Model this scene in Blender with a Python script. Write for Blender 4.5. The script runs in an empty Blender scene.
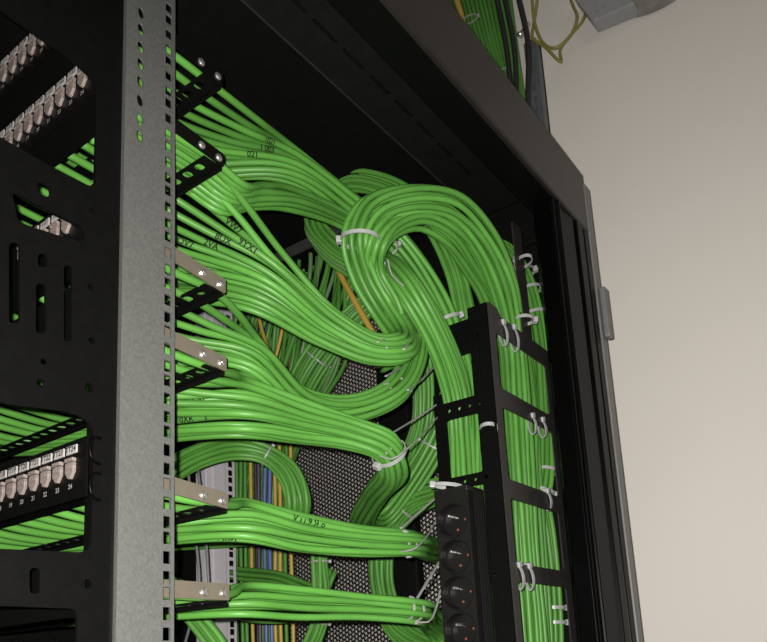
import bpy, bmesh, math, random
from mathutils import Vector, Matrix
random.seed(11)
scn = bpy.context.scene
COL = scn.collection
H = 1.30                                   # camera height above the floor
# ------------------------------------------------------------------ camera
RX = Vector((0.80685374, 0.58834346, -0.05328238))
DN = Vector((-0.15827504, 0.12839565, -0.97901153))
FW = Vector((-0.5691538, 0.79835239, 0.19671659))
FOC, PX, PY = 743.98, 383.5, 511.5
cd = bpy.data.cameras.new('camera'); cam = bpy.data.objects.new('camera', cd); COL.objects.link(cam)
m = Matrix((RX, -DN, -FW)).transposed().to_4x4(); m.translation = Vector((0, 0, H))
cam.matrix_world = m
cd.sensor_fit = 'HORIZONTAL'; cd.sensor_width = 36; cd.lens = 36*FOC/767
cd.shift_x = 0.0; cd.shift_y = (PY-321)/767; cd.clip_start = .01
scn.camera = cam

def ray(px, py): return RX*((px-PX)/FOC) + DN*((py-PY)/FOC) + FW
def at(px, py, Y):                         # measured point of the photo at rack depth Y
    d = ray(px, py); return d*(Y/d.y) + Vector((0, 0, H))
def atx(px, py, X):
    d = ray(px, py); return d*(X/d.x) + Vector((0, 0, H))
def W(x, y, z): return Vector((x, y, z+H))

# ------------------------------------------------------------------ materials
def mat(name, col, rough=.5, metal=0., spec=.5, noise=0., nscale=60., rnd=0., bump=0., trans=0.):
    m = bpy.data.materials.new(name); m.use_nodes = True
    nt = m.node_tree; b = nt.nodes['Principled BSDF']
    b.inputs['Base Color'].default_value = (*col, 1)
    b.inputs['Roughness'].default_value = rough; b.inputs['Metallic'].default_value = metal
    b.inputs['Specular IOR Level'].default_value = spec
    if trans: b.inputs['Transmission Weight'].default_value = trans
    src = None
    if noise or rnd:
        hsv = nt.nodes.new('ShaderNodeHueSaturation'); hsv.inputs['Color'].default_value = (*col, 1)
        val = None
        if noise:
            tc = nt.nodes.new('ShaderNodeTexCoord'); n = nt.nodes.new('ShaderNodeTexNoise')
            n.inputs['Scale'].default_value = nscale; n.inputs['Detail'].default_value = 4
            nt.links.new(tc.outputs['Object'], n.inputs['Vector'])
            mr = nt.nodes.new('ShaderNodeMapRange'); mr.inputs['From Min'].default_value = .3; mr.inputs['From Max'].default_value = .7
            mr.inputs['To Min'].default_value = 1-noise; mr.inputs['To Max'].default_value = 1+noise
            nt.links.new(n.outputs['Fac'], mr.inputs['Value']); val = mr.outputs['Result']
            if bump:
                bp = nt.nodes.new('ShaderNodeBump'); bp.inputs['Strength'].default_value = bump; bp.inputs['Distance'].default_value = .001
                nt.links.new(n.outputs['Fac'], bp.inputs['Height']); nt.links.new(bp.outputs['Normal'], b.inputs['Normal'])
        if rnd:
            oi = nt.nodes.new('ShaderNodeObjectInfo'); mr = nt.nodes.new('ShaderNodeMapRange')
            mr.inputs['To Min'].default_value = 1-rnd; mr.inputs['To Max'].default_value = 1+rnd
            nt.links.new(oi.outputs['Random'], mr.inputs['Value'])
            if val is None: val = mr.outputs['Result']
            else:
                mu = nt.nodes.new('ShaderNodeMath'); mu.operation = 'MULTIPLY'
                nt.links.new(val, mu.inputs[0]); nt.links.new(mr.outputs['Result'], mu.inputs[1]); val = mu.outputs[0]
        nt.links.new(val, hsv.inputs['Value']); nt.links.new(hsv.outputs['Color'], b.inputs['Base Color'])
    return m
M = dict(
    green=mat('cable_green', (.070, .215, .034), .42, noise=.10, nscale=25, rnd=.15, spec=.3),
    mint=mat('cable_pale_green', (.11, .21, .08), .45, noise=.1, nscale=25, rnd=.1),
    yellow=mat('cable_yellow', (.40, .28, .045), .45, noise=.05),
    earth=mat('earth_wire', (.22, .20, .04), .45, noise=.12, nscale=15),
    blue=mat('cable_blue', (.075, .11, .25), .45, noise=.05),
    purple=mat('cable_purple', (.06, .035, .07), .45, noise=.05),
    grey_cable=mat('cable_grey', (.11, .115, .115), .5, noise=.05),
    black_cable=mat('cable_black', (.012, .012, .012), .5, noise=.05),
    black=mat('black_powder_coat', (.0022, .0022, .0020), .45, noise=.15, nscale=120, bump=.12, spec=.10),
    black_matt=mat('black_matt_coat', (.0035, .0035, .0033), .7, noise=.15, nscale=80, spec=.07),
    black_gloss=mat('black_gloss_profile', (.0009, .0009, .0009), .36, noise=.1, nscale=40, bump=.05, spec=.06),
    fascia=mat('beam_dark_coat', (.015, .012, .011), .36, noise=.12, nscale=30, bump=.05, spec=.27),
    bracket=mat('brown_grey_bracket', (.095, .082, .060), .42, noise=.06, nscale=90),
    bar_black_bracket_shade=mat('black_bar_shaded_bracket', (.0025, .0025, .0022), .5, noise=.1, nscale=90, spec=.12),  # true black of the lacing bars; painted shade on the top two brackets
    stile=mat('lacing_frame_coat', (.022, .0195, .0185), .45, noise=.15, nscale=60, bump=.05, spec=.3),
    galv=mat('galvanised_steel', (.27, .275, .26), .46, metal=.85, noise=.13, nscale=380, bump=.25),
    white_rail=mat('light_grey_rail', (.42, .40, .42), .45, noise=.05, nscale=60),
    door_edge=mat('grey_door_edge', (.13, .13, .125), .5, noise=.06),
    bar=mat('grey_steel_bar', (.045, .045, .043), .5, metal=.2, noise=.08),
    strut=mat('zinc_strut', (.11, .12, .13), .5, metal=.2, noise=.15, nscale=50),
    chrome=mat('screw_chrome', (.6, .58, .55), .25, metal=.9, noise=.05),
    jack=mat('jack_shield', (.19, .155, .14), .42, metal=.15, noise=.35, nscale=500, bump=.4),
    label=mat('label_paper', (.27, .255, .245), .6, noise=.05),
    ink=mat('marker_ink', (.006, .007, .006), .6, noise=.05, spec=.2),
    print=mat('printed_number', (.20, .19, .18), .6, noise=.05),
    tie=mat('nylon_tie', (.30, .30, .295), .38, noise=.04, nscale=80),
    strap=mat('nylon_tail', (.27, .27, .26), .42, noise=.04, nscale=80),
    plastic=mat('pdu_plastic', (.007, .0066, .0062), .34, noise=.1, nscale=100, bump=.05, spec=.4),
    rail_dark=mat('dark_rail_coat', (.006, .006, .0055), .5, noise=.15, nscale=40, spec=.12),
    alu=mat('pdu_profile', (.004, .004, .0038), .55, noise=.1, nscale=60, spec=.12),
    red=mat('red_contact', (.20, .05, .035), .4, noise=.05),
    wall=mat('painted_wall', (.66, .625, .568), .85, noise=.025, nscale=2.2, spec=.2),
    floor=mat('grey_floor', (.35, .34, .33), .6, noise=.1, nscale=5),
    ceil=mat('ceiling_paint', (.70, .68, .65), .8, noise=.03, nscale=5),
    box=mat('grey_box_plastic', (.27, .27, .275), .45, noise=.06),
    fixture=mat('smoked_cover', (.21, .19, .18), .25, noise=.25, nscale=25, bump=.3),
)

# ------------------------------------------------------------------ helpers
def obj(name, me, mt, parent=None, loc=None):
    o = bpy.data.objects.new(name, me); COL.objects.link(o)
    if mt is not None and not me.materials: me.materials.append(M[mt] if isinstance(mt, str) else mt)
    if parent: o.parent = parent
    if loc is not None: o.location = loc
    return o
def tag(o, label, cat, group=None, kind=None):
    if label: o['label'] = label
    if cat: o['category'] = cat
    if group: o['group'] = group
    if kind: o['kind'] = kind
    return o
def empty(name, loc):
    o = bpy.data.objects.new(name, None); o.location = loc; o.empty_display_size = .02; COL.objects.link(o); return o
def mk(name, verts, faces, mt, parent=None, smooth=False, origin=None):
    """mesh from world-space verts; parents are Empties/meshes without rotation"""
    po = Vector((0, 0, 0))
    q = parent
    while q: po += q.location; q = q.parent
    org = Vector(origin) if origin is not None else (Vector(verts[0]) if not parent else po)
    me = bpy.data.meshes.new(name)
    me.from_pydata([tuple(Vector(v)-org) for v in verts], [], faces)
    if smooth: me.polygons.foreach_set('use_smooth', [True]*len(me.polygons))
    me.update()
    o = obj(name, me, mt, parent); o.location = org-po
    return o
def bevel(o, w=.001, seg=2):
    b = o.modifiers.new('bevel', 'BEVEL'); b.width = w; b.segments = seg; b.limit_method = 'ANGLE'; b.angle_limit = .7
    return o
def box_vf(lo, hi, V=None, F=None):
    V = [] if V is None else V; F = [] if F is None else F; n = len(V)
    for z in (lo[2], hi[2]):
        for x, y in ((lo[0], lo[1]), (hi[0], lo[1]), (hi[0], hi[1]), (lo[0], hi[1])): V.append(Vector((x, y, z)))
    for f in ((0, 3, 2, 1), (4, 5, 6, 7), (0, 1, 5, 4), (1, 2, 6, 5), (2, 3, 7, 6), (3, 0, 4, 7)): F.append(tuple(n+i for i in f))
    return V, F
def box(name, lo, hi, mt, parent=None, bev=.001):
    lo = W(*lo); hi = W(*hi)
    V, F = box_vf([min(a, b) for a, b in zip(lo, hi)], [max(a, b) for a, b in zip(lo, hi)])
    o = mk(name, V, F, mt, parent, origin=None if parent else (lo+hi)/2)
    return bevel(o, bev) if bev else o
def rr(u0, v0, u1, v1, r=0, n=5):
    if r <= 0: return [(u0, v0), (u1, v0), (u1, v1), (u0, v1)]
    r = min(r, abs(u1-u0)/2*.999, abs(v1-v0)/2*.999); P = []
    for cx, cy, a in ((u1-r, v1-r, 0), (u0+r, v1-r, 90), (u0+r, v0+r, 180), (u1-r, v0+r, 270)):
        for i in range(n+1):
            t = math.radians(a+90*i/n); P.append((cx+r*math.cos(t), cy+r*math.sin(t)))
    return P
def circ(u, v, r, n=14, rv=None): return [(u+r*math.cos(6.28318*i/n), v+(rv or r)*math.sin(6.28318*i/n)) for i in range(n)]
def plate(name, outline, holes, th, org, ua, va, mt, parent=None):
    """sheet with real cut-outs: 2D polygon (u,v) with holes, thickness th, laid out on axes ua, va"""
    cu = bpy.data.curves.new('tmp', 'CURVE'); cu.dimensions = '2D'; cu.fill_mode = 'BOTH'; cu.extrude = th*500
    for pl in [outline]+holes:
        s = cu.splines.new('POLY'); s.points.add(len(pl)-1); s.use_cyclic_u = True
        for p, q in zip(s.points, pl): p.co = (q[0]*1000, q[1]*1000, 0, 1)
    t = bpy.data.objects.new('tmp', cu); COL.objects.link(t)
    dg = bpy.context.evaluated_depsgraph_get(); dg.update()
    me = bpy.data.meshes.new_from_object(t.evaluated_get(dg))
    bpy.data.objects.remove(t); bpy.data.curves.remove(cu)
    ua, va = Vector(ua), Vector(va); na = ua.cross(va); org = Vector(org)
    V = [org+ua*(v.co.x/1000)+va*(v.co.y/1000)+na*(v.co.z/1000) for v in me.vertices]
    F = [tuple(p.vertices) for p in me.polygons]
    bpy.data.meshes.remove(me)
    return mk(name, V, F, mt, parent, origin=None if parent else org)
YA, ZA, XA = Vector((0, 1, 0)), Vector((0, 0, 1)), Vector((1, 0, 0))
def sideplate(name, X, outline, holes, mt, parent=None, th=.002):   # in the YZ plane, (y, z) relative
    return plate(name, outline, holes, th, W(X, 0, 0), YA, ZA, mt, parent)
def frontplate(name, Y, outline, holes, mt, parent=None, th=.002):  # in the XZ plane, (x, z)
    return plate(name, outline, holes, th, W(0, Y, 0), XA, ZA, mt, parent)
def flatplate(name, Z, outline, holes, mt, parent=None, th=.0015):  # in the XY plane
    return plate(name, outline, holes, th, W(0, 0, Z), XA, YA, mt, parent)

def spline(P, per=7):
    """Catmull-Rom (centripetal) through the points"""
    P = [Vector(p) for p in P]
    Q = [P[0]*2-P[1]]+P+[P[-1]*2-P[-2]]; out = []
    for i in range(1, len(Q)-2):
        p0, p1, p2, p3 = Q[i-1:i+3]
        t0 = 0; t1 = t0+max((p1-p0).length, 1e-5)**.5; t2 = t1+max((p2-p1).length, 1e-5)**.5; t3 = t2+max((p3-p2).length, 1e-5)**.5
        n = max(2, min(14, int((p2-p1).length/.012)+1))
        for k in range(n):
            t = t1+(t2-t1)*k/n
            a1 = p0*((t1-t)/(t1-t0))+p1*((t-t0)/(t1-t0)); a2 = p1*((t2-t)/(t2-t1))+p2*((t-t1)/(t2-t1)); a3 = p2*((t3-t)/(t3-t2))+p3*((t-t2)/(t3-t2))
            b1 = a1*((t2-t)/(t2-t0))+a2*((t-t0)/(t2-t0)); b2 = a2*((t3-t)/(t3-t1))+a3*((t-t1)/(t3-t1))
            out.append(b1*((t2-t)/(t2-t1))+b2*((t-t1)/(t2-t1)))
    out.append(P[-1]); return out
def frames(P):
    T = [(P[min(i+1, len(P)-1)]-P[max(i-1, 0)]).normalized() for i in range(len(P))]
    n = T[0].cross(ZA); n = (n if n.length > .2 else T[0].cross(XA)).normalized(); N = []
    for t in T:
        n = (n-t*n.dot(t)).normalized(); N.append(n.copy())
    return T, N
def tube_vf(P, r, sides=8, flat=1.0, V=None, F=None):
    V = [] if V is None else V; F = [] if F is None else F; b0 = len(V)
    T, N = frames(P)
    for p, t, n in zip(P, T, N):
        b = t.cross(n)
        for k in range(sides):
            a = 6.2831853*k/sides; V.append(p+n*(r*math.cos(a))+b*(r*flat*math.sin(a)))
    for i in range(len(P)-1):
        for k in range(sides):
            a = b0+i*sides+k; c = b0+i*sides+(k+1) % sides; F.append((a, c, c+sides, a+sides))
    F.append(tuple(b0+k for k in reversed(range(sides)))); e = b0+(len(P)-1)*sides; F.append(tuple(e+k for k in range(sides)))
    return V, F
def cyl_vf(p, d, r, h, n=16, V=None, F=None, dome=0):
    d = Vector(d).normalized(); u = d.cross(ZA if abs(d.z) < .9 else XA).normalized(); w = d.cross(u)
    V = [] if V is None else V; F = [] if F is None else F; b0 = len(V)
    rings = [(r, 0), (r, h)]+([(r*.8, h+dome*.6), (r*.4, h+dome*.95)] if dome else [])
    for rad, z in rings:
        for k in range(n):
            a = 6.2831853*k/n; V.append(Vector(p)+d*z+u*(rad*math.cos(a))+w*(rad*math.sin(a)))
    for j in range(len(rings)-1):
        for k in range(n):
            a = b0+j*n+k; c = b0+j*n+(k+1) % n; F.append((a, c, c+n, a+n))
    F.append(tuple(b0+k for k in reversed(range(n)))); e = b0+(len(rings)-1)*n; F.append(tuple(e+k for k in range(n)))
    return V, F
def cyl(name, p, d, r, h, mt, parent=None, n=16, dome=0):
    V, F = cyl_vf(p, d, r, h, n, dome=dome); return mk(name, V, F, mt, parent, smooth=False, origin=None if parent else p)
_tx = {}
def text_vf(s, size):
    if (s, size) in _tx: return _tx[(s, size)]
    cu = bpy.data.curves.new('tmp', 'FONT'); cu.body = s; cu.size = size; cu.align_x = 'CENTER'; cu.align_y = 'CENTER'; cu.resolution_u = 3
    cu.offset = size*.022
    t = bpy.data.objects.new('tmp', cu); COL.objects.link(t)
    dg = bpy.context.evaluated_depsgraph_get(); dg.update()
    me = bpy.data.meshes.new_from_object(t.evaluated_get(dg))
    r = ([(v.co.x, v.co.y) for v in me.vertices], [tuple(p.vertices) for p in me.polygons])
    bpy.data.objects.remove(t); bpy.data.curves.remove(cu); bpy.data.meshes.remove(me)
    _tx[(s, size)] = r; return r

# ------------------------------------------------------------------ the room
def struct(name, lo, hi, mt):
    o = box(name, lo, hi, mt, bev=0); o['kind'] = 'structure'; return o
struct('wall_back', (-3.2, 1.33, -H), (2.6, 1.43, 1.75), 'wall')
struct('wall_left', (-3.3, -2.4, -H), (-3.2, 1.43, 1.75), 'wall')
struct('floor', (-3.3, -2.4, -H-.1), (2.6, 1.43, -H), 'floor')
struct('ceiling', (-3.3, -2.4, 1.75), (2.6, 1.43, 1.85), 'ceil')

# ------------------------------------------------------------------ the cabinet
SX, RY, TZ = -.343, 1.09, .758            # open right side, rear, top
cab = empty('server_cabinet', W(-.72, .65, -H)); tag(cab, 'tall black open-sided network cabinet filling the left and centre of the photo', 'cabinet')
LX, FY = -1.10, .14
box('roof_panel', (LX, FY, .755), (SX-.002, RY, .762), 'black_matt', cab)
box('left_side_panel', (LX-.004, FY, -H+.08), (LX, RY, .755), 'black_matt', cab)
box('base_panel', (LX, FY, -H+.05), (SX, RY, -H+.08), 'black', cab)
# fascia beam along the open side: face, bottom lip, inner web
V, F = [], []
prof = [(SX, .652), (SX+.0015, .655), (SX+.0015, .757), (SX, .760), (SX-.030, .760), (SX-.030, .757), (SX-.003, .757), (SX-.003, .655), (SX-.006, .655), (SX-.006, .652)]
n = len(prof)
for y in (FY, RY-.004):
    for x, z in prof: V.append(W(x, y, z))
for k in range(n): F.append((k, (k+1) % n, (k+1) % n+n, k+n))
F.append(tuple(range(n))[::-1]); F.append(tuple(range(n, 2*n)))
bevel(mk('top_side_beam', V, F, 'fascia', cab), .0008)
box('beam_lip', (SX-.045, FY, .6535), (SX-.006, RY-.004, .656), 'black', cab, .0005)
box('beam_web', (SX-.047, FY, .6535), (SX-.045, RY-.004, .755), 'black', cab, 0)
# slotted top rail inside
sl = []
for k in range(9):
    y0 = .437+k*.0522; sl.append([(u, v) for u, v in rr(-.4475, y0, -.4425, y0+.042, .0025)])
tr = flatplate('slotted_top_rail', .70, rr(-.4865, FY, -.418, 1.0), sl, 'rail_dark', cab, .002)
box('rail_edge', (-.4880, FY, .6975), (-.4865, 1.0, .7025), 'stile', cab, 0)
V, F = box_vf(W(-.4865, FY, .70), W(-.4845, 1.0, .755)); box_vf(W(-.420, FY, .70), W(-.418, 1.0, .755), V, F)
mk('rail_web', V, F, 'black', cab)
# rear corner post with folded grooves
V, F = [], []
yz = [(.950, SX-.030), (.950, SX-.006), (.953, SX-.004), (.964, SX-.004), (.966, SX+.0005), (.9705, SX+.0005), (.973, SX-.004), (1.026, SX-.002), (1.028, SX-.010), (1.033, SX-.010), (1.035, SX+.001),
      (1.059, SX+.001), (1.061, SX-.007), (1.066, SX-.007), (1.068, SX), (1.088, SX), (1.088, SX-.05), (.990, SX-.05)]
for z in (-H+.05, .652):
    for y, x in yz: V.append(W(x, y, z))
n = len(yz)
for k in range(n): F.append((k, (k+1) % n, (k+1) % n+n, k+n))
F.append(tuple(range(n))[::-1]); F.append(tuple(range(n, 2*n)))
bevel(mk('rear_corner_post', V, F, 'black_gloss', cab), .0012)
# blank strip beside the mesh with a small perforated patch
hol = []
for r_ in range(4):
    for c_ in range(3):
        hol.append(circ(-.399+c_*.0075+(r_ % 2)*.0035-.028, .640+r_*.0075, .0027, 8))
box('rear_cover_panel', (-.665, 1.087, .40), (-.5855, 1.0885, .70), 'black_matt', cab, 0)
frontplate('rear_cover_strip', 1.088, rr(-.585, -.6, -.375, .70), hol, 'black_matt', cab, .0015)
# steel cross bar near the roof at the rear rails
box('rear_cross_bar', (-.963, .900, .716), (-.70, .908, .733), 'bar', cab)
box('rear_header', (-1.09, 1.070, .665), (-.36, 1.08, .75), 'black_matt', cab)
# rear door: hexagonal mesh, lock bar, edge
door = empty('rear_mesh_door', W(-.72, 1.115, -H)); door.parent = cab; door.location = W(-.72, 1.115, -H)-cab.location
p = .0087; rh = p/2*.90; V, F, vid = [], [], {}
def vv(x, z):
    k = (round(x*20000), round(z*20000))
    if k not in vid: vid[k] = len(V); V.append(W(x, 1.112, z))
    return vid[k]
R0 = p/math.sqrt(3); cx0, cz0 = -1.06, -.06
rows = int(.80/p); cols = int(.62/(R0*1.5))
for i in range(cols):
    for j in range(rows):
        cx = cx0+i*R0*1.5; cz = cz0+j*p+(i % 2)*p/2
        o_ = [vv(cx+R0*math.cos(math.radians(60*k)), cz+R0*math.sin(math.radians(60*k))) for k in range(6)]
        i_ = []
        for k in range(6):
            a = math.radians(60*k); i_.append(len(V)); V.append(W(cx+rh*math.cos(a), 1.112, cz+rh*math.sin(a)))
        for k in range(6): F.append((o_[k], o_[(k+1) % 6], i_[(k+1) % 6], i_[k]))
ms = mk('door_mesh', V, F, 'black', door)
s = ms.modifiers.new('t', 'SOLIDIFY'); s.thickness = .001
box('door_frame', (-1.09, 1.108, -.5), (-1.055, 1.13, .75), 'black', door)
box('lower_door_panel', (-1.055, 1.108, -H+.1), (-.43, 1.113, -.058), 'black', door)
box('lock_bar', (-.774, 1.085, -.3), (-.708, 1.106, .62), 'black_matt', door, .004)
box('door_edge', (-.40, 1.0905, -H+.1), (-.341, 1.113, .745), 'door_edge', door, .002)
box('door_hinge', (-.341, 1.098, .478), (-.331, 1.116, .563), 'door_edge', door, .003)
# front rails -------------------------------------------------------------
HZ = .618                                   # a hole centre height that matches the photo
def hole_strip(X, y0, h0, h1, y1, z0, z1, ztop, zbot, mt, parent, th=.002, hh=.0051):
    """rail flange with a column of square holes: two long edges joined by the webs between the holes"""
    V, F = box_vf(W(X-th/2, y0, z0), W(X+th/2, h0, z1)); box_vf(W(X-th/2, h1, z0), W(X+th/2, y1, z1), V, F)
    z = ztop; k = 0; top = z1
    while z > zbot:
        box_vf(W(X-th/2, h0, z+hh), W(X+th/2, h1, top), V, F); top = z-hh; z -= (.015875, .015875, .0127)[k % 3]; k += 1
    box_vf(W(X-th/2, h0, z0), W(X+th/2, h1, top), V, F)
    return mk('rail_hole_strip', V, F, mt, parent)
RX0 = -.483
rail = empty('mounting_rail', W(RX0, .35, -H)); rail.parent = cab; rail.location = W(RX0, .35, -H)-cab.location
ov = [circ(.346, z, .0034, 12, .0060) for z in (.578, .5613, .5428, .5255, .5074, .4885, .4697, .4531)]
sideplate('rail_face', RX0, rr(.331, -.60, .3705, .752), ov, 'galv', rail, .002)
hole_strip(RX0-.0004, .3705, .3728, .3800, .3835, -.60, .752, .6392, -.1, 'galv', rail)
V, F = box_vf(W(RX0-.022, .331, -.60), W(RX0-.0205, .3325, .752)); box_vf(W(RX0-.022, .3312, -.60), W(RX0, .333, .752), V, F)
mk('rail_fold', V, F, 'galv', rail)
# black side plate with windows and slots
PXX = -.487
def yz_of(px, py):
    d = ray(px, py); d = d*(PXX/d.x); return (d.y, d.z)
def pixpoly(pts): return [yz_of(*p) for p in pts]
def roundpoly(pts, r=.004, n=4):
    out = []; L = len(pts)
    for i in range(L):
        a, b, c = Vector(pts[i-1]), Vector(pts[i]), Vector(pts[(i+1) % L])
        d1 = (a-b); d2 = (c-b); rr_ = min(r, d1.length*.45, d2.length*.45)
        s1 = b+d1.normalized()*rr_; s2 = b+d2.normalized()*rr_
        for k in range(n+1):
            t = k/n; q = s1*(1-t)**2+b*2*t*(1-t)+s2*t*t; out.append((q.x, q.y))
    return out
holes = [
    roundpoly(pixpoly([(-60, 392), (0, 403), (72, 412), (93, 425), (90, 553), (0, 549), (-60, 548)]), .010),
    roundpoly(pixpoly([(-60, -40), (0, 10), (70, 59), (95, 82), (95, 190), (39, 161), (0, 138), (-60, 110)]), .008),
    roundpoly(pixpoly([(11, 192), (60, 217), (84, 229), (83, 243), (58, 236), (30, 227), (17, 222)]), .004),
    roundpoly(pixpoly([(-60, 605), (0, 606), (76, 609), (76, 700), (-60, 700)]), .006),
]
for c in [(8, 243, 19, 324), (37, 254, 46, 268), (35, 284, 45, 334), (63, 266, 71, 342), (28.5, 568, 39, 594)]:
    holes.append(roundpoly(pixpoly([(c[0], c[1]), (c[2], c[1]), (c[2], c[3]), (c[0], c[3])]), .004))
for u, v, r in [(90, 288, .0028), (91, 341, .0028), (39.5, 383, .0030), (88, 388, .0038), (43, 362, .0026), (43, 190, .0055), (92, 212, .0028), (86, 584, .0035), (96, 41, .0018), (96, 3, .0018), (50, 5, .0018), (108, 148, .0010)]:
    holes.append(circ(*yz_of(u, v), r, 12))
sideplate('slotted_side_plate', PXX, rr(.15, -.60, .3305, .752), holes, 'black', rail, .0025)
box('plate_fold', (-.520, .3265, -.6), (-.487, .3305, .752), 'black', rail)
V, F = [], []
for z0 in (-.035,):
    for y0 in (.232, .258, .284): tube_vf(spline([W(-.50, y0+.004, z0+.022), W(-.50, y0+.004, z0+.055), W(-.50, y0+.010, z0+.062), W(-.50, y0+.016, z0+.055), W(-.50, y0+.016, z0+.01)]), .0016, 6, V=V, F=F)
mk('cable_ring', V, F, 'black_gloss', rail, True)
for i, (px, py) in enumerate([(93, 451), (93, 487)]):
    c = yz_of(px, py); V, F = [], []
    tube_vf(spline([W(PXX+.003, c[0]+.004, c[1]+.010), W(PXX+.005, c[0]-.003, c[1]+.009), W(PXX+.005, c[0]-.006, c[1]), W(PXX+.005, c[0]-.003, c[1]-.009), W(PXX+.003, c[0]+.004, c[1]-.010)]), .0011, 6, V=V, F=F)
    mk('edge_clip', V, F, 'black_gloss', rail, True)
# rear left rail (light grey)
rl = empty('rear_rail', W(-.963, .86, -H)); rl.parent = cab; rl.location = W(-.963, .86, -H)-cab.location
box('rail_body', (-.990, .832, -.60), (-.963, .8775, .664), 'white_rail', rl, .002)
hole_strip(-.9628, .8775, .882, .893, .8975, -.60, .664, .64, -.3, 'white_rail', rl)
box('rail_rib', (-.963, .848, -.60), (-.959, .8495, .664), 'white_rail', rl, 0)

# ------------------------------------------------------------------ patch panels with rear lacing bars
ZB = [.5965, .5025, .3660, .2850, .1520, .0675]
PZ = [.585, .5015, .3705, .2885, .1565, .0680]
PY0 = .31; PITCH = .01737; X24 = -.511
names = ['topmost', 'second from top', 'third from top', 'third from bottom', 'second from bottom', 'lowest']
def portx(i): return X24-(24-i)*PITCH       # i = 1..24
def jack_vf():
    w, t, b = .0052, .0042, -.0082
    pts = [(-w, t), (w, t), (w, -.003), (.0035, -.0052), (.0012, b), (-.0012, b), (-.0035, -.0052), (-w, -.003)]
    V, F = [], []
    for y in (-.0022, .001):
        for x, z in pts: V.append(Vector((x, y, z)))
    n = len(pts)
    F.append(tuple(range(n))[::-1][::-1]); F.append(tuple(range(n, 2*n))[::-1])
    for k in range(n): F.append((k, k+n, (k+1) % n+n, (k+1) % n))
    box_vf((-w, -.0030, t+.0009), (w, .001, t+.0036), V, F)
    return V, F
def lmesh(name, V, F, mt, smooth=False):
    me = bpy.data.meshes.new(name); me.from_pydata([tuple(v) for v in V], [], F); me.materials.append(M[mt])
    if smooth: me.polygons.foreach_set('use_smooth', [True]*len(me.polygons))
    me.update(); return me
jm = lmesh('jack', *jack_vf(), 'jack')
V, F = box_vf((-.0068, -.0008, -.0032), (.0068, .0005, .0032)); lm = lmesh('port_label', V, F, 'label')
sm_v, sm_f = cyl_vf((0, 0, 0), (1, 0, 0), .0040, .0012, 14, dome=.0016); cyl_vf((.0024, 0, 0), (1, 0, 0), .0014, .0005, 6, sm_v, sm_f)
scr = lmesh('screw', sm_v, sm_f, 'chrome')
def flat_text(name, s, size, c, mt, parent, sh=.0):
    tv, tf = text_vf(s, size)
    V = [Vector((x+sh*y, 0, y))+c for x, y in tv]
    return mk(name, V, [f[::1] for f in tf], mt, parent)
txts = {17: 'TT17', 18: 'TT18', 19: 'TT19', 20: 'TT20', 21: 'TT21', 22: 'TT22', 23: 'TT23', 24: 'TT24'}
for pi, z in enumerate(PZ):
    pn = empty('patch_panel', W(-.70, PY0, z))
    tag(pn, ['black 24-port patch panel at the very top of the rack front', 'black patch panel whose port row slants across the upper left window', 'black patch panel glimpsed through the small slot of the side plate',
             'plain black panel hidden behind the slotted side plate, fourth down', 'black patch panel with hand-labelled ports 17 to 24 in the lower left window', 'lowest black patch panel, its brown-grey bracket near the bottom edge'][pi], 'patch panel', 'patch panels in the rack front')
    V, F = box_vf(W(-.972, PY0, z-.0245), W(-.492, PY0+.0016, z+.0225)); box_vf(W(-.95, PY0+.0016, z-.0165), W(-.497, PY0+.035, z-.0150), V, F)
    mk('panel_front', V, F, 'black', pn)
    for i in (range(19, 25) if pi == 2 else range(1, 25) if pi not in (3, 5) else range(1, 15)):
        j = obj('jack', jm, None, pn); j.location = W(portx(i), PY0-.0005, z)-pn.location
        if i >= 13:
            l = obj('port_label', lm, None, pn); l.location = W(portx(i), PY0-.0003, z+.0150)-pn.location
            if i >= 17: flat_text('handwriting', txts[i], .0062, W(portx(i), PY0-.0018, z+.0150), 'ink', l, .15)
            if pi in (0, 1, 4): flat_text('port_number', str(i), .0052, W(portx(i), PY0-.0012, z-.0142), 'print', pn)
    # rear bracket plate (open right end), lacing bar, screws
    zb = ZB[pi]
    mt = 'bar_black_bracket_shade' if pi < 2 else 'bracket'  # top two brackets get a darker copy: weaker light put into the colour
    kt = (.06, .06, .12, .08, .08, .0)[pi]
    yz_ = [(y, z_-(y-.44)*kt) for y, z_ in rr(.33, zb-.0074, .4580, zb+.0074, .0015, 2)]
    bk = sideplate('bracket', -.5005, yz_, [], mt, pn, .0016); bk['label'] = 'end bracket darkened to black for shade' if pi < 2 else 'brown-grey end bracket'
    for y in (.4290, .4508):
        sc = obj('screw', scr, None, bk); sc.location = W(-.4997, y, zb-.0012-(y-.44)*kt)-bk.location-pn.location; 
    hs = [rr(-.955+k*.018, .437, -.955+k*.018+.010, .447, .004, 3) for k in range(25)]
    flatplate('lacing_bar', zb-.0085, rr(-.965, .4335, -.5015, .4570), hs, 'bar_black_bracket_shade' , pn, .0014)
    box('bar_lip', (-.965, .4530, zb-.0120), (-.5015, .4570, zb-.0085), 'bar_black_bracket_shade', pn, 0)

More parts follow.
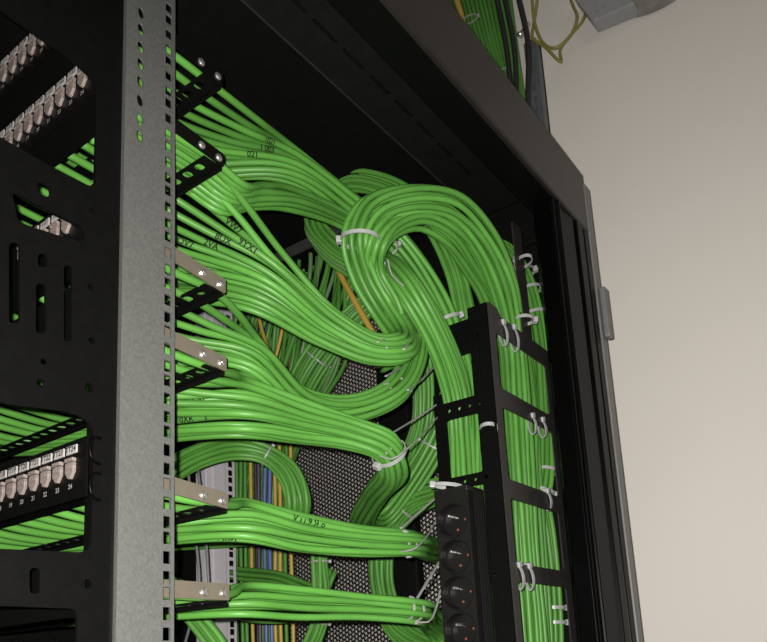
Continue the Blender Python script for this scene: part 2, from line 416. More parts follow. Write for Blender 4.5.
# ------------------------------------------------------------------ vertical lacing frame at the rear right rail
lf = empty('cable_lacing_frame', W(-.40, .82, -H+.08)); tag(lf, 'black L-shaped cable ladder frame standing at the rear right of the cabinet', 'cable ladder')
rz = [(.4145, .4425), (.3120, .3375), (.1915, .2160), (.0870, .1090), (-.025, -.003), (-.14, -.118)]
hs = []
for k in range(len(rz)-1):
    hs.append(rr(.8345, rz[k+1][1], .992 if k < 2 else .985, rz[k][0], .006))
hs.append(rr(.8345, -.5, .985, rz[-1][0], .006))
o1 = rr(.82, -.60, 1.012, .4425, .001)
sideplate('side_ladder', -.40, [(.82, -.6), (1.012, -.6), (1.012, .4425), (.853, .4425), (.843, .452), (.82, .452)], hs, 'stile', lf, .002)
sideplate('upright_strip', -.4025, rr(.928, .425, .957, .622, .001), [], 'stile', lf, .0018)
hz = []
zs = [(.3305, .3070), (.2278, .2130), (.104, .090), (-.02, -.034)]
tops = [.452]+[a[1] for a in zs[:-1]]
for (a, b), tp in zip(zs, tops):
    if tp < .45: hz.append(rr(-.474, a+.0005, -.427, tp-.0005, .003))
    for k in range(4): hz.append(circ(-.469+k*.0155, (a+b)/2, .0024, 10))
hz.append(rr(-.474, -.5, -.427, -.040, .003))
for zz in (.36, .385, .41): 
    for xx in (-.418,): hz.append(rr(xx-.001, zz-.006, xx+.001, zz+.006, .001))
frontplate('front_ladder', .82, [(-.492, -.6), (-.402, -.6), (-.402, .452), (-.43, .452), (-.43, .3305), (-.479, .3305), (-.479, .345), (-.492, .345)], [h for h in hz if h[0][1] < .3306 or True][0:0]+[h for h in hz if max(q[1] for q in h) < .3303 or min(q[0] for q in h) > -.43], 'black', lf, .002)
box('foot_channel', (-.475, .85, -H+.08), (-.38, 1.01, -.60), 'black', lf)
box('upper_tie_plate', (-.462, .823, .392), (-.431, .8255, .440), 'black', lf)

# ------------------------------------------------------------------ power distribution unit
pdu = empty('power_strip', W(-.446, .80, -.30)); tag(pdu, 'black vertical power strip with round sockets clipped to the ladder frame', 'power strip')
x0, x1, y0, y1 = -.4735, -.4270, .775, .8165
sz = [.1635-.0441*k for k in range(8)]
frontplate('socket_face', y0+.0008, rr(x0, -.20, x1, .2005, .001), [circ((x0+x1)/2, z, .0196, 28) for z in sz], 'plastic', pdu, .0016)
V, F = [], []                               # profiled body with ridges on the side
pr = [(x0, y0+.0018), (x1, y0+.0018)]
yy = y0+.006
while yy < y1-.016: yy += .006
for k in range(6): b = y0+.016+k*.004; pr += [(x1, b), (x1+.0006, b+.0006), (x1+.0006, b+.0022), (x1, b+.0028)]
pr += [(x1, y1), (x0, y1)]
n = len(pr)
inner = [(x, y) for x, y in pr]
for z in (-.20, .1975):
    for x, y in pr: V.append(W(x, y, z))
for k in range(n): 
    if k != 0: F.append((k, (k+1) % n, (k+1) % n+n, k+n))
F.append(tuple(range(n))[::-1]); F.append(tuple(range(n, 2*n)))
bd = mk('housing', V, F, 'alu', pdu); 
box('end_cap', (x0-.0005, y0-.0006, .1975), (x1+.0008, y1, .2045), 'plastic', pdu, .0015)
for z in sz:
    c = W((x0+x1)/2, y0, z); V, F = [], []
    rings = [(.0219, -.0002), (.0212, -.0022), (.0200, -.0022), (.0192, .010), (.0180, .0125), (.0001, .0125)]
    for r_, d in rings:
        for k in range(28): a = 6.28318*k/28; V.append(c+Vector((r_*math.cos(a), d, r_*math.sin(a))))
    for j in range(len(rings)-1):
        for k in range(28): a = j*28+k; b = j*28+(k+1) % 28; F.append((a, b, b+28, a+28))
    so = mk('socket', V, F, 'plastic', pdu, False)
    d = Vector((-.0065, 0, .0065)); cyl('earth_pin', c+d+Vector((0, .012, 0)), (0, -1, 0), .0022, .009, 'chrome', so, 10, .002)
    for dx, dz in ((.0115, .001), (.000, -.0105)): cyl('contact', c+Vector((dx, .0125, dz)), (0, -1, 0), .0015, .0008, 'red', so, 10)

# ------------------------------------------------------------------ cables
RC = .0040
NC = 0
def hexoffs(n, r):
    pts = []; k = 8
    for j in range(-k, k+1):
        for i in range(-k, k+1): pts.append((2*r*(i+.5*(j % 2)), 2*r*j*.866))
    pts.sort(key=lambda q: (q[0]-.3*r)**2+(q[1]-.2*r)**2)
    return pts[:n]
CAB = {}
def cable(pts, mt='green', r=RC, label=None, group=None, cat='cable', name='network_cable', sides=8):
    e = pts[-1]; b = pts[0]
    if e.z < H-.02: pts = list(pts)+[Vector((e.x, e.y, .75)), Vector((e.x, e.y, .088))]
    if b.z < H-.02 and b.y > .9: pts = [Vector((b.x, b.y, .088)), Vector((b.x, b.y, .75))]+list(pts)
    if b.z > H+1.2: pts = [Vector((b.x, b.y, H+1.752))]+list(pts)
    P = spline(pts)
    V, F = tube_vf(P, r, sides); o = mk(name, V, F, mt, None, True, origin=P[0])
    tag(o, label, cat, group)
    return o, P
def bundle(key, stations, n, label, group, ports=None, starts=None, r=RC, mt='green', jit=.35, name='network_cable', fan=.38):
    """stations: [(point, spread)], cables keep their place in the cross-section along the run"""
    C = [Vector(s[0]) for s in stations]; T, N = frames(C)
    offs = hexoffs(n, r)
    def wpos(k, of):
        b = T[k].cross(N[k]); return C[k]+(N[k]*of[0]+b*of[1])*stations[k][1]
    if ports:
        # the right-hand ports take the upper places of the bundle
        a = Vector((.5, -.2, .85)); offs.sort(key=lambda q: (wpos(0, q)-C[0]).dot(a))
        ports = sorted(ports, key=lambda t: t[0])
    res = []
    for i in range(n):
        of = Vector(offs[i]); pts = []
        if ports:
            pts += [p_ for p_ in ports[i][1]]; q = pts[-1]; t0_ = wpos(0, of); f_ = fan
            dy = (t0_.y-q.y)*.45
            pts.append(Vector((q.x+(t0_.x-q.x)*f_, q.y+dy, q.z+(t0_.z-q.z)*f_)))
        elif starts: pts += [starts[i]]
        for k in range(len(C)):
            sp = stations[k][1]
            j = Vector((random.uniform(-1, 1), random.uniform(-1, 1)))*r*jit*max(1, sp)
            pts.append(wpos(k, of+j/max(sp, .5)))
        m_ = mt[i % len(mt)] if isinstance(mt, (list, tuple)) else mt
        o, P = cable(pts, m_, r, label, group, name=name); res.append((o, P))
    CAB[key] = res
    return res
def spreadp(n, lo=1): return [lo+(24-lo)*k/(n-1) for k in range(n)]
def ports_of(pi, idx):
    z = ZB[pi]-.004; out = []
    for i in idx:
        x = portx(i); dz = random.uniform(-.001, .001)
        out.append((x, [W(x, .348, PZ[pi]-.002), W(x, .40, z+dz), W(x, .452, z+dz)]))
    return out
A = at
G = 'network cables combed from the rear of the '
# 1: top panel
b1 = [(A(288, 164, .63), 1.45), (A(352, 208, .735), 1.1), (A(396, 243, .80), 1.15), (A(436, 300, .85), 1.15), (A(460, 362, .875), 1.0), (A(469, 420, .875), 1.0), (A(471, 480, .87), 1.0), (A(478, 570, .87), 1), (A(486, 690, .87), 1)]
bundle('b1', b1, 15, 'green network cable sweeping down from the topmost patch panel to the central knot', G+'topmost panel', ports_of(0, spreadp(15, 9.5)))
b2u = [(A(288, 199, .60), 1.35), (A(349, 224, .73), 1.2), (A(392, 258, .80), 1.1), (A(422, 305, .85), 1.1), (A(450, 370, .88), 1.), (A(458, 430, .88), 1), (A(462, 480, .88), 1), (A(468, 570, .89), 1), (A(474, 690, .89), 1)]
bundle('b2u', b2u, 8, fan=.5, label='green network cable in the upper fan from the second bracket into the knot', group='short fan from the second panel', ports=[(portx(21.1+.46*k), [W(portx(21.1+.46*k), .35, ZB[1]-.010), W(portx(21.1+.46*k), .41, ZB[1]-.003), W(portx(21.1+.46*k), .458, ZB[1]-.004), W(portx(22.2+.30*k), .490, ZB[1]-.008-.0022*(7-k))]) for k in range(8)])
# 2: second panel, big loop, down the side ladder
low = [(A(512, 340, .945), 1.05), (A(517, 400, .955), 1), (A(521, 470, .96), 1), (A(526, 550, .965), 1), (A(532, 620, .97), 1), (A(538, 700, .97), 1)]
loop = [(A(399, 349, .71), 1.0), (A(403, 338, .745), 1.0), (A(386, 312, .745), 1.1), (A(365, 276, .715), 1.2), (A(359, 240, .69), 1.3), (A(372, 213, .70), 1.35), (A(410, 201, .735), 1.3), (A(450, 208, .79), 1.35), (A(481, 240, .845), 1.3), (A(502, 285, .90), 1.2)]+low
b2 = [(A(262, 280, .56), 2.3), (A(326, 327, .635), 1.35), (A(374, 349, .685), 1.05)]+loop
bundle('b2', b2, 18, 'green network cable from the second panel that turns up into the big front loop', G+'second panel, forming the front loop', ports_of(1, spreadp(18)))
lp = [(A(380, 362, .80), 1.1), (A(404, 345, .78), 1.1), (A(394, 308, .75), 1.2), (A(375, 270, .72), 1.2), (A(377, 246, .70), 1.2), (A(392, 228, .72), 1.2), (A(420, 221, .76), 1.3), (A(447, 234, .80), 1.3), (A(470, 264, .86), 1.3), (A(490, 303, .92), 1.2)]+[(p_+Vector((-.036, .004, 0)), s_) for p_, s_ in low]
bundle('loop', lp, 9, 'green network cable on the inner side of the big front loop', 'inner cables of the front loop')
# 3: third panel
b3 = [(A(242, 360, .55), 2.3), (A(300, 404, .63), 1.35), (A(352, 409, .69), 1.1), (A(394, 390, .735), 1.05), (A(412, 350, .78), 1.05), (A(404, 305, .80), 1.1), (A(388, 268, .765), 1.0), (A(408, 290, .745), 1.05), (A(437, 340, .79), 1.1), (A(455, 392, .84), 1.05), (A(459, 430, .855), 1), (A(461, 480, .855), 1), (A(465, 570, .86), 1), (A(470, 690, .86), 1)]
bundle('b3', b3, 15, 'green network cable from the third panel bending up behind the knot', G+'third panel', ports_of(2, spreadp(15)))
# 4
b4 = [(A(240, 408, .54), 2.1), (A(300, 422, .61), 1.4), (A(350, 433, .665), 1.1), (A(384, 447, .70), 1.05), (A(392, 468, .73), 1.0), (A(375, 493, .80), 1.05), (A(362, 520, .90), 1.1), (A(380, 520, .97), 1.2), (A(408, 486, .985), 1.2), (A(436, 440, .99), 1.2), (A(455, 385, .99), 1.2)]
bundle('b4', b4, 17, 'green network cable from the fourth panel hooking back under the perforated bar', G+'fourth panel', ports_of(3, spreadp(17)))
b5 = [(A(240, 519, .54), 1.6), (A(300, 532, .61), 1.4), (A(360, 540, .68), 1.1), (A(406, 543, .74), 1.0), (A(424, 547, .84), 1.05), (A(442, 552, .95), 1.05), (A(475, 570, .98), 1.05), (A(490, 610, .93), 1.05), (A(495, 700, .93), 1.05)]
bundle('b5', b5, 14, 'green network cable running level from the labelled panel to the power strip', G+'labelled panel', ports_of(4, spreadp(14)))
b6 = [(A(240, 597, .54), 1.3), (A(300, 600, .61), 1.25), (A(360, 604, .68), 1.1), (A(415, 609, .74), 1.0), (A(428, 619, .85), 1.05), (A(444, 640, .93), 1.05), (A(462, 700, .90), 1.05)]
bundle('b6', b6, 11, 'green network cable in the lowest level run near the bottom edge', G+'lowest panel', ports_of(5, spreadp(11, 3)))
# rear slack ring behind the knot
rl_ = [(A(472, 335, .93), 1.1), (A(458, 270, .91), 1.1), (A(428, 214, .89), 1.2), (A(390, 187, .87), 1.15), (A(350, 180, .85), 1.2), (A(320, 197, .85), 1.3), (A(313, 226, .85), 1.3), (A(332, 252, .86), 1.3), (A(362, 272, .88), 1.2), (A(398, 305, .92), 1.2), (A(418, 360, .96), 1.1), (A(420, 420, .98), 1), (A(405, 470, 1.0), 1), (A(392, 520, 1.02), 1)]
bundle('ring', rl_, 13, 'green network cable in the shaded ring of slack behind the central knot', 'slack ring behind the knot', mt=['green']*6+['mint'])
# coil of slack under bundle 4
c1 = [(A(120, 512, .60), 1.1), (A(158, 480, .64), 1.1), (A(196, 457, .70), 1.15), (A(234, 448, .76), 1.15), (A(268, 456, .80), 1.0), (A(291, 477, .82), 1.2), (A(298, 505, .83), 1.3), (A(290, 526, .85), 1.1), (A(262, 535, .86), 1.), (A(220, 538, .82), 1.), (A(170, 540, .78), 1.)]
bundle('coil', c1, 13, 'green network cable in the round slack coil above the labelled-panel bracket', 'slack coil beside the light grey rail')
c2 = [(A(190, 562, .94), 1), (A(235, 573, .96), 1.1), (A(280, 578, .96), 1.1), (A(312, 590, .96), 1.1), (A(345, 602, .96), 1.0), (A(372, 606, .96), .9)]
bundle('c2', c2, 7, 'dark green network cable passing behind between the two lowest runs', 'slack behind the lowest runs')
c3 = [(A(170, 582, .70), 1), (A(214, 602, .76), 1), (A(255, 615, .82), 1.1), (A(292, 614, .86), 1.1), (A(317, 600, .90), 1), (A(330, 570, .92), 1)]
bundle('c3', c3, 7, 'green network cable sagging in an arc under the lowest run', 'arc under the lowest run')
c4 = [(A(322, 532, .90), 1.1), (A(321, 562, .90), 1.0), (A(323, 590, .90), 1.1), (A(321, 622, .90), 1.0), (A(311, 650, .90), 1.1), (A(298, 690, .90), 1.1)]
bundle('c4', c4, 11, 'green network cable in the tied upright tuft before the mesh', 'upright tuft in front of the mesh', mt=['green', 'green', 'mint'])
c5 = [(A(150, 575, .60), 1), (A(185, 606, .62), 1.1), (A(212, 636, .64), 1.1), (A(240, 680, .66), 1.1)]
bundle('c5', c5, 8, 'green network cable running down to the lower left below the last bracket', 'cables below the last bracket')
# coil behind the power strip
c6 = [(A(470, 484, 1.0), 1), (A(438, 490, 1.0), 1.3), (A(405, 505, 1.0), 1.5), (A(382, 540, 1.0), 1.4), (A(380, 585, 1.0), 1.3), (A(394, 626, 1.0), 1.3), (A(425, 648, 1.0), 1.2), (A(470, 655, 1.0), 1)]
bundle('c6', c6, 14, 'dark green network cable in the shaded ring behind the power strip', 'shaded ring behind the power strip')
# right-hand cables on the side ladder
l1 = [(A(482, 240, 1.02), 1), (A(508, 250, 1.04), 1), (A(527, 280, 1.045), 1), (A(540, 335, 1.05), 1.05), (A(545, 400, 1.05), 1.1), (A(547, 445, 1.05), 1.1), (A(545, 485, 1.04), 1.1), (A(534, 525, 1.03), 1), (A(524, 565, 1.02), 1), (A(520, 620, 1.02), 1), (A(524, 700, 1.02), 1)]
bundle('l1', l1, 9, 'green network cable bowing out on the right of the side ladder', 'right-hand cables of the side ladder, upper')
l2 = [(A(528, 420, 1.03), 1), (A(536, 480, 1.05), 1), (A(545, 530, 1.055), 1), (A(550, 580, 1.06), 1.05), (A(553, 630, 1.06), 1.05), (A(555, 700, 1.06), 1)]
bundle('l2', l2, 8, 'green network cable on the right of the side ladder near the bottom edge', 'right-hand cables of the side ladder, lower', mt=['green', 'green', 'mint'])
l3 = [(A(505, 300, 1.0), 1), (A(524, 350, 1.02), 1), (A(532, 420, 1.02), 1), (A(534, 470, 1.02), 1), (A(538, 540, 1.02), 1), (A(545, 620, 1.02), 1), (A(550, 700, 1.02), 1)]
bundle('l3', l3, 5, 'green network cable between the main run and the bowed cables of the side ladder', 'middle cables of the side ladder')
# upright trunk cables at the rear left
for i, (x, mt) in enumerate([(236, 'green'), (241, 'green'), (246, 'green'), (251, 'yellow'), (256, 'black_cable'), (259, 'purple'), (264.5, 'blue'), (269.5, 'blue'), (275, 'yellow'), (280, 'yellow'), (285.5, 'green'), (291, 'yellow'), (195, 'green'), (189, 'green')]):
    w = random.uniform
    s = 1 if x > 200 else 0
    pts = [A(x+3+w(-1, 1), 700, .99), A(x+1+w(-1, 1), 610, .99), A(x+w(-1, 1), 520, .99), A(x+w(-1, 1), 450, .985), A(x-2*s+w(-3, 3), 400, .98), A(x+w(-3, 3), 340, 1.06), A(x+w(-8, 8), 300, 1.07)]
    col = {'green': 'green', 'yellow': 'yellow', 'black_cable': 'black', 'purple': 'dark purple', 'blue': 'blue'}[mt]
    lab = f'{col} upright cable at the rear between the light grey rail and the mesh'
    if mt == 'purple': lab = 'single dark purple upright cable left of the two blue ones'
    if mt == 'black_cable': lab = 'single black upright cable among the coloured ones at the rear'
    if x in (189, 195): lab = 'green upright cable behind the left of the light grey rail'
    if x == 251: lab = 'thin orange-yellow cable left of the blue pair'
    if x == 291: lab = 'rightmost yellow upright cable, next to the mesh'
    cable(pts, mt, .0037 if mt != 'blue' else .0042, lab, f'{col} upright cables at the rear' if lab.startswith(col+' upright cable at') or x < 200 else None)
# loose yellow pieces
cable([A(255, 300, .90), A(262, 330, .90), A(272, 363, .90), A(280, 400, .92)], 'yellow', .0035, 'yellow cable slanting down to the right seen through the gap in the bundles')
cable([A(284, 320, .91), A(279, 345, .91), A(273, 368, .91), A(262, 420, .93)], 'yellow', .003, 'short yellow cable slanting left beside the longer yellow one')
cable([A(316, 220, .93), A(330, 250, .93), A(341, 276, .93), A(354, 300, .93), A(374, 335, .94)], 'yellow', .0055, 'orange-yellow cable peeking out left of the big loop')
for k, x in enumerate((196, 206)): cable([A(x-8, 470, .70), A(x, 540, .70), A(x+3, 590, .70), A(x-6+12*k, 625, .71), A(x-20+28*k, 690, .72)], 'grey_cable', .0022, 'thin grey lead hanging in front of the light grey rail', 'thin grey leads at the light grey rail')
# shaded mass of cables hanging at the rear centre
w = random.uniform
NM = 42
for i in range(NM):
    u = i/(NM-1)
    pts = [A(240+130*u+w(-6, 6), 205+w(-4, 4), 1.02+w(-.03, .03)), A(255+105*u+w(-6, 6), 262+w(-5, 5), 1.0+w(-.03, .03)), A(236+118*u+w(-9, 9), 318, .99+w(-.03, .03)), A(228+112*u+w(-5, 5), 365, 1.0+w(-.02, .02)), A(226+80*u+w(-3, 3), 430, 1.03+w(-.02, .02)), A(218+66*u, 500, 1.05), A(218+66*u, 620, 1.055)]
    cable(pts, 'green' if i % 5 else 'mint', RC, 'dark green network cable hanging in the shaded mass at the rear centre', 'shaded mass at the rear centre')
dd = [(A(395, 280, .97), 1.1), (A(352, 318, .95), 1.3), (A(320, 352, .94), 1.5), (A(300, 385, .94), 1.5), (A(285, 425, .97), 1.2), (A(274, 470, 1.035), 1), (A(270, 560, 1.045), 1), (A(270, 700, 1.045), 1)]
bundle('dd', dd, 15, 'dark green network cable in the slanting bundle left of the mesh', 'slanting bundle left of the mesh')
# above the cabinet, on the wall
for i in range(15):
    u = i/14
    pts = [A(436+64*u, -60, 1.22), A(450+60*u, 0, 1.22), A(466+50*u, 45, 1.215), A(492+32*u, 100, 1.21), A(520+16*u, 160, 1.21)]
    cable(pts, 'green', .0042, 'dark green cable descending above the cabinet top beam beside the wall strut', 'green cables above the cabinet')
for i, x in enumerate((497, 505, 519)):
    cable([A(x-12, -50, 1.195), A(x, 0, 1.195), A(x+9, 45, 1.195), A(x+15-3*i, 100, 1.195), A(x+20-4*i, 160, 1.195)], 'black_cable', .0055, 'black power cable beside the green ones above the cabinet', 'black cables above the cabinet')
cable([A(452, -40, 1.19), A(457, 0, 1.19), A(461, 14, 1.19), A(470, 60, 1.20)], 'yellow', .0065, 'thick yellow cable at the left of the green ones above the cabinet')
# the wall strut, clamp, earth wires, box and lamp
stt = empty('wall_strut', at(532, 80, 1.29)); tag(stt, 'grey slotted steel strut running up the wall above the cabinet', 'strut')
pb, pt_ = at(545, 190, 1.29), at(528, 20, 1.29)
cxs = (at(535, 90, 1.302)).x
hs = [rr(-.003, z, .003, z+.016, .0028) for z in [-.30+.028*k for k in range(12)]]
plate('slotted_face', rr(-.0135, -.34, .0135, .13), hs, .002, Vector((cxs, 1.301, at(536, 90, 1.29).z)), XA, ZA, 'strut', stt)
zc = at(536, 90, 1.29).z
V, F = box_vf((cxs-.0135, 1.302, zc-.34), (cxs-.0115, 1.329, zc+.13)); box_vf((cxs+.0115, 1.302, zc-.34), (cxs+.0135, 1.329, zc+.13), V, F); box_vf((cxs-.0135, 1.322, zc-.34), (cxs+.0135, 1.329, zc+.13), V, F); mk('channel_side', V, F, 'strut', stt)
V, F = cyl_vf(at(519, 36, 1.245), (1, -.4, .25), .0035, .03, 10); cyl_vf(at(519, 36, 1.245), (1, -.4, .25), .0075, .006, 6, V, F); mk('clamp_bolt', V, F, 'chrome', stt)
V, F = tube_vf(spline([A(530, -40, 1.25), A(532, 0, 1.25), A(535, 25, 1.25), A(544, 44, 1.25), A(556, 48, 1.25), A(570, 36, 1.26), A(577, 18, 1.27), A(573, 6, 1.28), A(566, -12, 1.29)]), .0030, 8)
tag(mk('earth_wire', V, F, 'earth', None, True), 'yellow-green earth wire making the smaller loop on the wall', 'wire', 'earth wires on the wall')
V, F = tube_vf(spline([A(536, -40, 1.26), A(537, 0, 1.26), A(533, 28, 1.26), A(532, 37, 1.26), A(545, 47, 1.27), A(561, 62, 1.28), A(560, 50, 1.285), A(568, 38, 1.29), A(582, 22, 1.30), A(586, 12, 1.31)]), .0030, 8)
tag(mk('earth_wire', V, F, 'earth', None, True), 'yellow-green earth wire ending in a sharp point below the grey box', 'wire', 'earth wires on the wall')
# junction box: tilted, on the wall
jb = empty('junction_box', at(610, -10, 1.31)); tag(jb, 'grey junction box on the wall at the top edge of the photo', 'box')
c0 = [at(571, -6, 1.29), at(592, 21, 1.29), at(634, 3, 1.29), at(613, -40, 1.29)]
V = c0+[p_+Vector((0, .038, 0)) for p_ in c0]; F = [(0, 1, 2, 3), (7, 6, 5, 4)]+[(k, k+4, (k+1) % 4+4, (k+1) % 4) for k in range(4)]
bevel(mk('box_body', V, F, 'box', jb), .003, 3)
cyl('knockout', at(600, 8, 1.29), (0, -1, 0), .008, .003, 'box', jb)
V, F = [], []                               # oval smoked lamp cover
c = at(655, -4, 1.328); ax = (at(690, -18, 1.328)-at(622, 12, 1.328)).normalized(); bx_ = Vector((0, 1, 0)).cross(ax).normalized()
nn = 28
for j in range(7):
    t = j/6*math.pi/2; rad = math.cos(t)
    for k in range(nn):
        a = 6.28318*k/nn; V.append(c+ax*(.070*rad**.5*math.cos(a))+bx_*(.034*rad**.5*math.sin(a))+Vector((0, -.035*math.sin(t), 0)))
for j in range(6):
    for k in range(nn): a = j*nn+k; b = j*nn+(k+1) % nn; F.append((a, b, b+nn, a+nn))
F.append(tuple(6*nn+k for k in range(nn)))
tag(mk('wall_lamp', V, F, 'fixture', None, True), 'oval smoked wall lamp cover right of the grey junction box', 'lamp')

# ------------------------------------------------------------------ handwriting on cables
def nearest(P, px, py):
    best = None
    for i, p_ in [(i, P[i].lerp(P[min(i+1, len(P)-1)], k/4)) for i in range(len(P)) for k in range(4)]:
        q = p_-Vector((0, 0, H)); zc = q.dot(FW)
        d = (PX+FOC*q.dot(RX)/zc-px)**2+(PY+FOC*q.dot(DN)/zc-py)**2
        if best is None or d < best[0]-.01: best = (d, i, zc)
    return best
def write(key, s, px, py, size=.0098):
    cand = []
    for o, P in CAB[key]:
        d, i, zc = nearest(P, px, py); cand.append((zc+(0 if d < 8 else d*.01), i, o, P))
    cand.sort(key=lambda c: c[0]); _, i0, o, P = cand[0]
    tv, tf = text_vf(s, size)
    bm = bmesh.new(); bv = [bm.verts.new((x, y, 0)) for x, y in tv]     # finer mesh, so that strokes can follow the round jacket
    for f in tf:
        try: bm.faces.new([bv[q] for q in f])
        except ValueError: pass
    for _ in range(3):
        bmesh.ops.triangulate(bm, faces=bm.faces[:])
        lg = [e for e in bm.edges if e.calc_length() > .0011]
        if lg: bmesh.ops.subdivide_edges(bm, edges=lg, cuts=1)
    bmesh.ops.triangulate(bm, faces=bm.faces[:]); bm.verts.index_update()
    tv = [(v.co.x, v.co.y) for v in bm.verts]; tf = [tuple(v.index for v in f.verts) for f in bm.faces]; bm.free()
    L = [0]
    for a, b in zip(P, P[1:]): L.append(L[-1]+(b-a).length)
    V = []
    eye = Vector((0, 0, H))
    for x, y in tv:
        t = L[i0]+x; k = max(0, min(len(P)-2, next((q for q in range(len(P)-1) if L[q+1] > t), len(P)-2)))
        f = (t-L[k])/max(L[k+1]-L[k], 1e-6); p_ = P[k].lerp(P[k+1], f); tg = (P[k+1]-P[k]).normalized()
        nrm = eye-P[i0]; nrm = (nrm-tg*nrm.dot(tg)).normalized(); up = nrm.cross(tg)
        a = y/RC; V.append(p_+(nrm*math.cos(a)+up*math.sin(a))*(RC+.0003))
    mk('handwriting', V, tf, 'ink', o, origin=None)
for args in [('b1', '1021', 272, 139), ('b1', '1 003', 267, 147), ('b1', '021', 258, 157), ('b2', 'VW7', 235, 230), ('b2', '8UX', 232, 241), ('b2', '9YX1', 250, 247), ('b2', '2VA', 212, 246), ('b2', 'OV7', 190, 245),
             ('b3', '021', 305, 390), ('b4', '0XR', 188, 418), ('b4', '1 N', 205, 399), ('b5', 'V ı ı 9 Я o', 312, 524), ('b5', 'ɘmы', 232, 545), ('b4', '1', 212, 416)]:
    write(*args)

# ------------------------------------------------------------------ cable ties
def screen_dir(deg): a = math.radians(deg); return RX*math.cos(a)-DN*math.sin(a)
TG = 'white cable ties'
def tie(c, axis, R, headdeg, label, R2=None, tail=None, mt='tie', strap=None, w=.0024, hs=.0048, group=None):
    if mt == 'strap': w = .0014; hs = .0032; R *= (.62 if tail else 1)
    """strap loop round a bundle at c, with its locking head; tail = extra strap points"""
    axis = axis.normalized(); R2 = R2 or R
    hd = screen_dir(headdeg); hd = (hd-axis*hd.dot(axis)).normalized(); b = axis.cross(hd)
    V, F = [], []; n = 30
    for k in range(n):
        a = 6.28318*k/n; d = hd*(math.cos(a)*R)+b*(math.sin(a)*R2); dn = d.normalized()
        for s_, t in ((-1, 0), (1, 0), (1, .0011), (-1, .0011)): V.append(c+d+dn*t+axis*(w*s_))
    for k in range(n):
        for q in range(4): F.append((k*4+q, k*4+(q+1) % 4, ((k+1) % n)*4+(q+1) % 4, ((k+1) % n)*4+q))
    if tail: tube_vf(spline(tail), .0021, 6, .5, V, F)
    o = mk('cable_tie', V, F, mt, None, False, origin=c+hd*R)
    tag(o, label, 'cable tie', group or TG)
    hp = c+hd*(R+.0022)
    V, F = [], []
    e1, e2, e3 = hd, b, axis
    for s3 in (-1, 1):
        for s1, s2 in ((-1, -1), (1, -1), (1, 1), (-1, 1)): V.append(hp+e1*(s1*hs*.8)+e2*(s2*hs)+e3*(s3*hs*.9))
    F = [(0, 3, 2, 1), (4, 5, 6, 7), (0, 1, 5, 4), (1, 2, 6, 5), (2, 3, 7, 6), (3, 0, 4, 7)]
    h = mk('tie_head', V, F, mt, o); bevel(h, .0014, 3)
    return o
def tie_on(key, px, py, R, headdeg, label, **k):
    """place a tie round the bundle `key` where it passes the given spot"""
    res = CAB[key]; pts = []; tg = Vector()
    bb = min(((nearest(P, px, py), P) for o, P in res), key=lambda t: t[0][0]); ref = bb[1][bb[0][1]]
    for o, P in res:
        j = min(range(len(P)), key=lambda q: (P[q]-ref).length_squared)
        pts.append(P[j]); tg += (P[min(j+1, len(P)-1)]-P[max(j-1, 0)])
    c = sum(pts, Vector())/len(pts)
    return tie(c, tg, R, headdeg, label, **k)
tie(at(360, 240, .68), Vector((-.1, .05, -1)), .024, 178, 'white cable tie round the left side of the big front loop', mt='tie')
tie_on('b3', 389, 262, .019, 150, 'pale cable tie at the top of the bundle below the loop centre', tail=[A(388, 260, .72), A(392, 275, .72), A(404, 286, .73)], mt='strap')
tie(A(388, 250, .745), Vector((.4, .2, -.9)), .015, 20, 'grey cable tie crossing inside the front loop', mt='strap')
tie_on('coil', 272, 459, .016, 60, 'small clear cable tie on the slack coil beside the rail', mt='strap')
tie_on('c4', 321, 563, .0145, 20, 'pale cable tie round the upright tuft between the two lowest runs', mt='strap')
tie_on('c4', 321, 622, .0145, 20, 'pale cable tie round the upright tuft below the lowest run', mt='strap')
tie_on('b1', 458, 315, .020, 10, 'white cable tie with its head right of the cables above the perforated bar')
tie_on('b2', 390, 349, .020, 60, 'grey cable tie with long tail at the end of the second-panel sweep', tail=[A(378, 342, .67), A(395, 334, .71), A(413, 318, .80)], mt='strap')
tie_on('b2', 400, 345, .019, -30, 'dark cable tie strap beside the hairpin of the front loop', tail=[A(404, 349, .69), A(411, 340, .73), A(419, 328, .80)], mt='strap')
tie_on('b3', 390, 385, .020, 60, 'grey cable tie strap running from the third-panel bend up to the right', tail=[A(386, 376, .70), A(408, 364, .76), A(432, 351, .84)], mt='strap')
tie_on('b3', 406, 385, .020, -20, 'short grey strap below the third-panel bend', tail=[A(408, 390, .73), A(420, 381, .78), A(434, 367, .84)], mt='strap')
tie_on('b4', 388, 450, .021, 40, 'straight white strap from the fourth-panel bend to the ladder frame', tail=[A(392, 433, .70), A(412, 421, .76), A(436, 405, .82)], mt='strap')
tie_on('b4', 389, 462, .021, 250, 'curved white strap round the hook of the fourth-panel bundle', tail=[A(380, 456, .685), A(392, 459, .685), A(408, 448, .71), A(437, 418, .82)], mt='tie')
tie_on('b5', 404, 543, .020, 60, 'straight grey strap from the labelled-panel bundle to the power strip', tail=[A(401, 528, .73), A(418, 513, .78), A(438, 496, .83)], mt='strap')
tie_on('b5', 407, 543, .020, -80, 'curved grey strap under the labelled-panel bundle', tail=[A(397, 552, .72), A(412, 550, .72), A(424, 540, .75), A(437, 518, .82)], mt='strap')
tie_on('b6', 412, 609, .019, 60, 'straight grey strap from the lowest bundle up to the power strip', tail=[A(416, 600, .74), A(427, 582, .78), A(439, 562, .83)], mt='strap')
tie_on('b6', 415, 609, .019, -80, 'curved grey strap under the lowest bundle', tail=[A(415, 622, .73), A(428, 622, .74), A(436, 608, .77), A(440, 590, .80)], mt='strap')
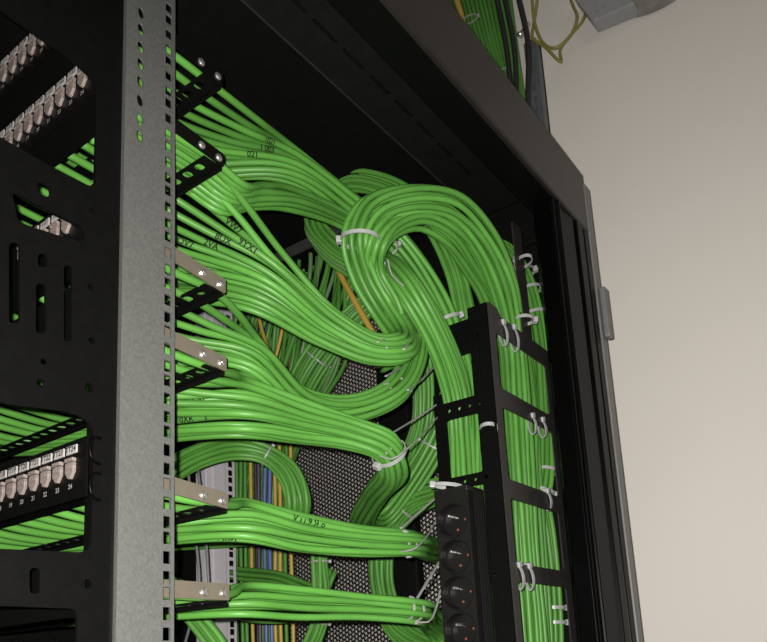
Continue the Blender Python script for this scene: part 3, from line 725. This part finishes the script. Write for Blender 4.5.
tie_on('b4', 430, 440, .024, 160, 'faint cable tie round the shaded bundle beside the frame', mt='strap')
tie_on('c6', 402, 505, .024, 110, 'pale cable tie with its head up on the shaded ring behind the power strip', mt='strap')
tie_on('dd', 302, 352, .024, 120, 'faint cable tie at the upper end of the slanting bundle', mt='strap')
tie_on('dd', 318, 360, .024, 20, 'faint cable tie lower on the slanting bundle left of the mesh', mt='strap')
tie_on('l1', 536, 268, .0185, 35, 'white cable tie sticking out at the top of the right-hand ladder cables')
tie_on('l1', 537, 292, .0185, 5, 'white cable tie below the top one on the right-hand ladder cables')
tie_on('l1', 540, 318, .0185, 0, 'white cable tie right of the upright strip at the level of the first rung')
tie_on('l1', 552, 474, .0185, 5, 'small white cable tie above the third rung of the side ladder')
tie_on('l1', 552, 497, .0185, 0, 'white cable tie just right of the third rung of the side ladder')
tie_on('l2', 560, 609, .0185, 0, 'white cable tie sticking out to the right below the fourth rung')
tie_on('l2', 562, 624, .0185, 0, 'lowest white cable tie on the right of the side ladder')
def rungtie(px, py, h, label, X=-.3985):
    """tie looped over a flat rung or stile"""
    c = atx(px, py, X)
    return tie(c+Vector((-.0032, 0, -h/2)), Vector((.05, 1, .30)), h/2+.0015, 95, label, R2=.0050, w=.0028)
rungtie(505, 325, .026, 'left of the two white cable ties looped over the top rung')
rungtie(516, 330, .028, 'right of the two white cable ties looped over the top rung')
rungtie(534, 418, .020, 'white cable tie on the second rung, left of its neighbour')
rungtie(544, 422, .020, 'white cable tie at the right end of the second rung')
rungtie(549, 493, .022, 'white cable tie looped over the right end of the third rung')
rungtie(521, 567, .026, 'left of the two white cable ties looped over the fourth rung')
rungtie(531, 568, .026, 'right of the two white cable ties looped over the fourth rung')
tie(atx(523, 262, -.4015), Vector((0, .2, 1)), .010, 120, 'white cable tie round the top of the upright strip', R2=.016)
tie(atx(524, 320, -.4015), Vector((0, .1, 1)), .014, -5, 'white cable tie round the upright strip at the first rung', R2=.012)
tie(at(488, 428, .825), Vector((0, .1, 1)), .010, 10, 'white cable tie round the corner stile below the first perforated bar', R2=.014)
tie(at(448, 486, .812), Vector((.1, .1, 1)), .018, 185, 'white cable tie on the perforated bar just above the power strip', R2=.010)
tie(at(470, 19, 1.20), Vector((.3, 0, -.9)), .016, 30, 'faint cable tie on the green cables at the top edge', R2=.008, mt='strap')
tie(at(506, 72, 1.20), Vector((.3, 0, -.9)), .014, 160, 'cable tie on the green cables just above the top beam', R2=.008, mt='strap')

# ------------------------------------------------------------------ light
def lamp(name, kind, loc, energy, color=(1, 1, 1), **kw):
    ld = bpy.data.lights.new(name, kind); ld.energy = energy; ld.color = color
    for k, v in kw.items(): setattr(ld, k, v)
    o = bpy.data.objects.new(name, ld); o.location = loc; COL.objects.link(o); return o
fl = lamp('phone_flash', 'SPOT', Vector((0, 0, H))-RX*.012-DN*.012, 68, (1, .97, .93), spot_size=math.radians(150), spot_blend=1.0, shadow_soft_size=.004)
fl.rotation_euler = (-FW-DN*.0).to_track_quat('Z', 'Y').to_euler()
cl = lamp('ceiling_lamp', 'AREA', (1.1, -.3, 1.70+H), 10, (1, .93, .86), shape='RECTANGLE', size=1.2, size_y=.3)
w_ = bpy.data.worlds.new('world'); scn.world = w_; w_.use_nodes = True
w_.node_tree.nodes['Background'].inputs[0].default_value = (.9, .92, 1, 1); w_.node_tree.nodes['Background'].inputs[1].default_value = .03
scn.view_settings.view_transform = 'Standard'; scn.view_settings.look = 'None'; scn.view_settings.gamma = 1; scn.view_settings.exposure = 0
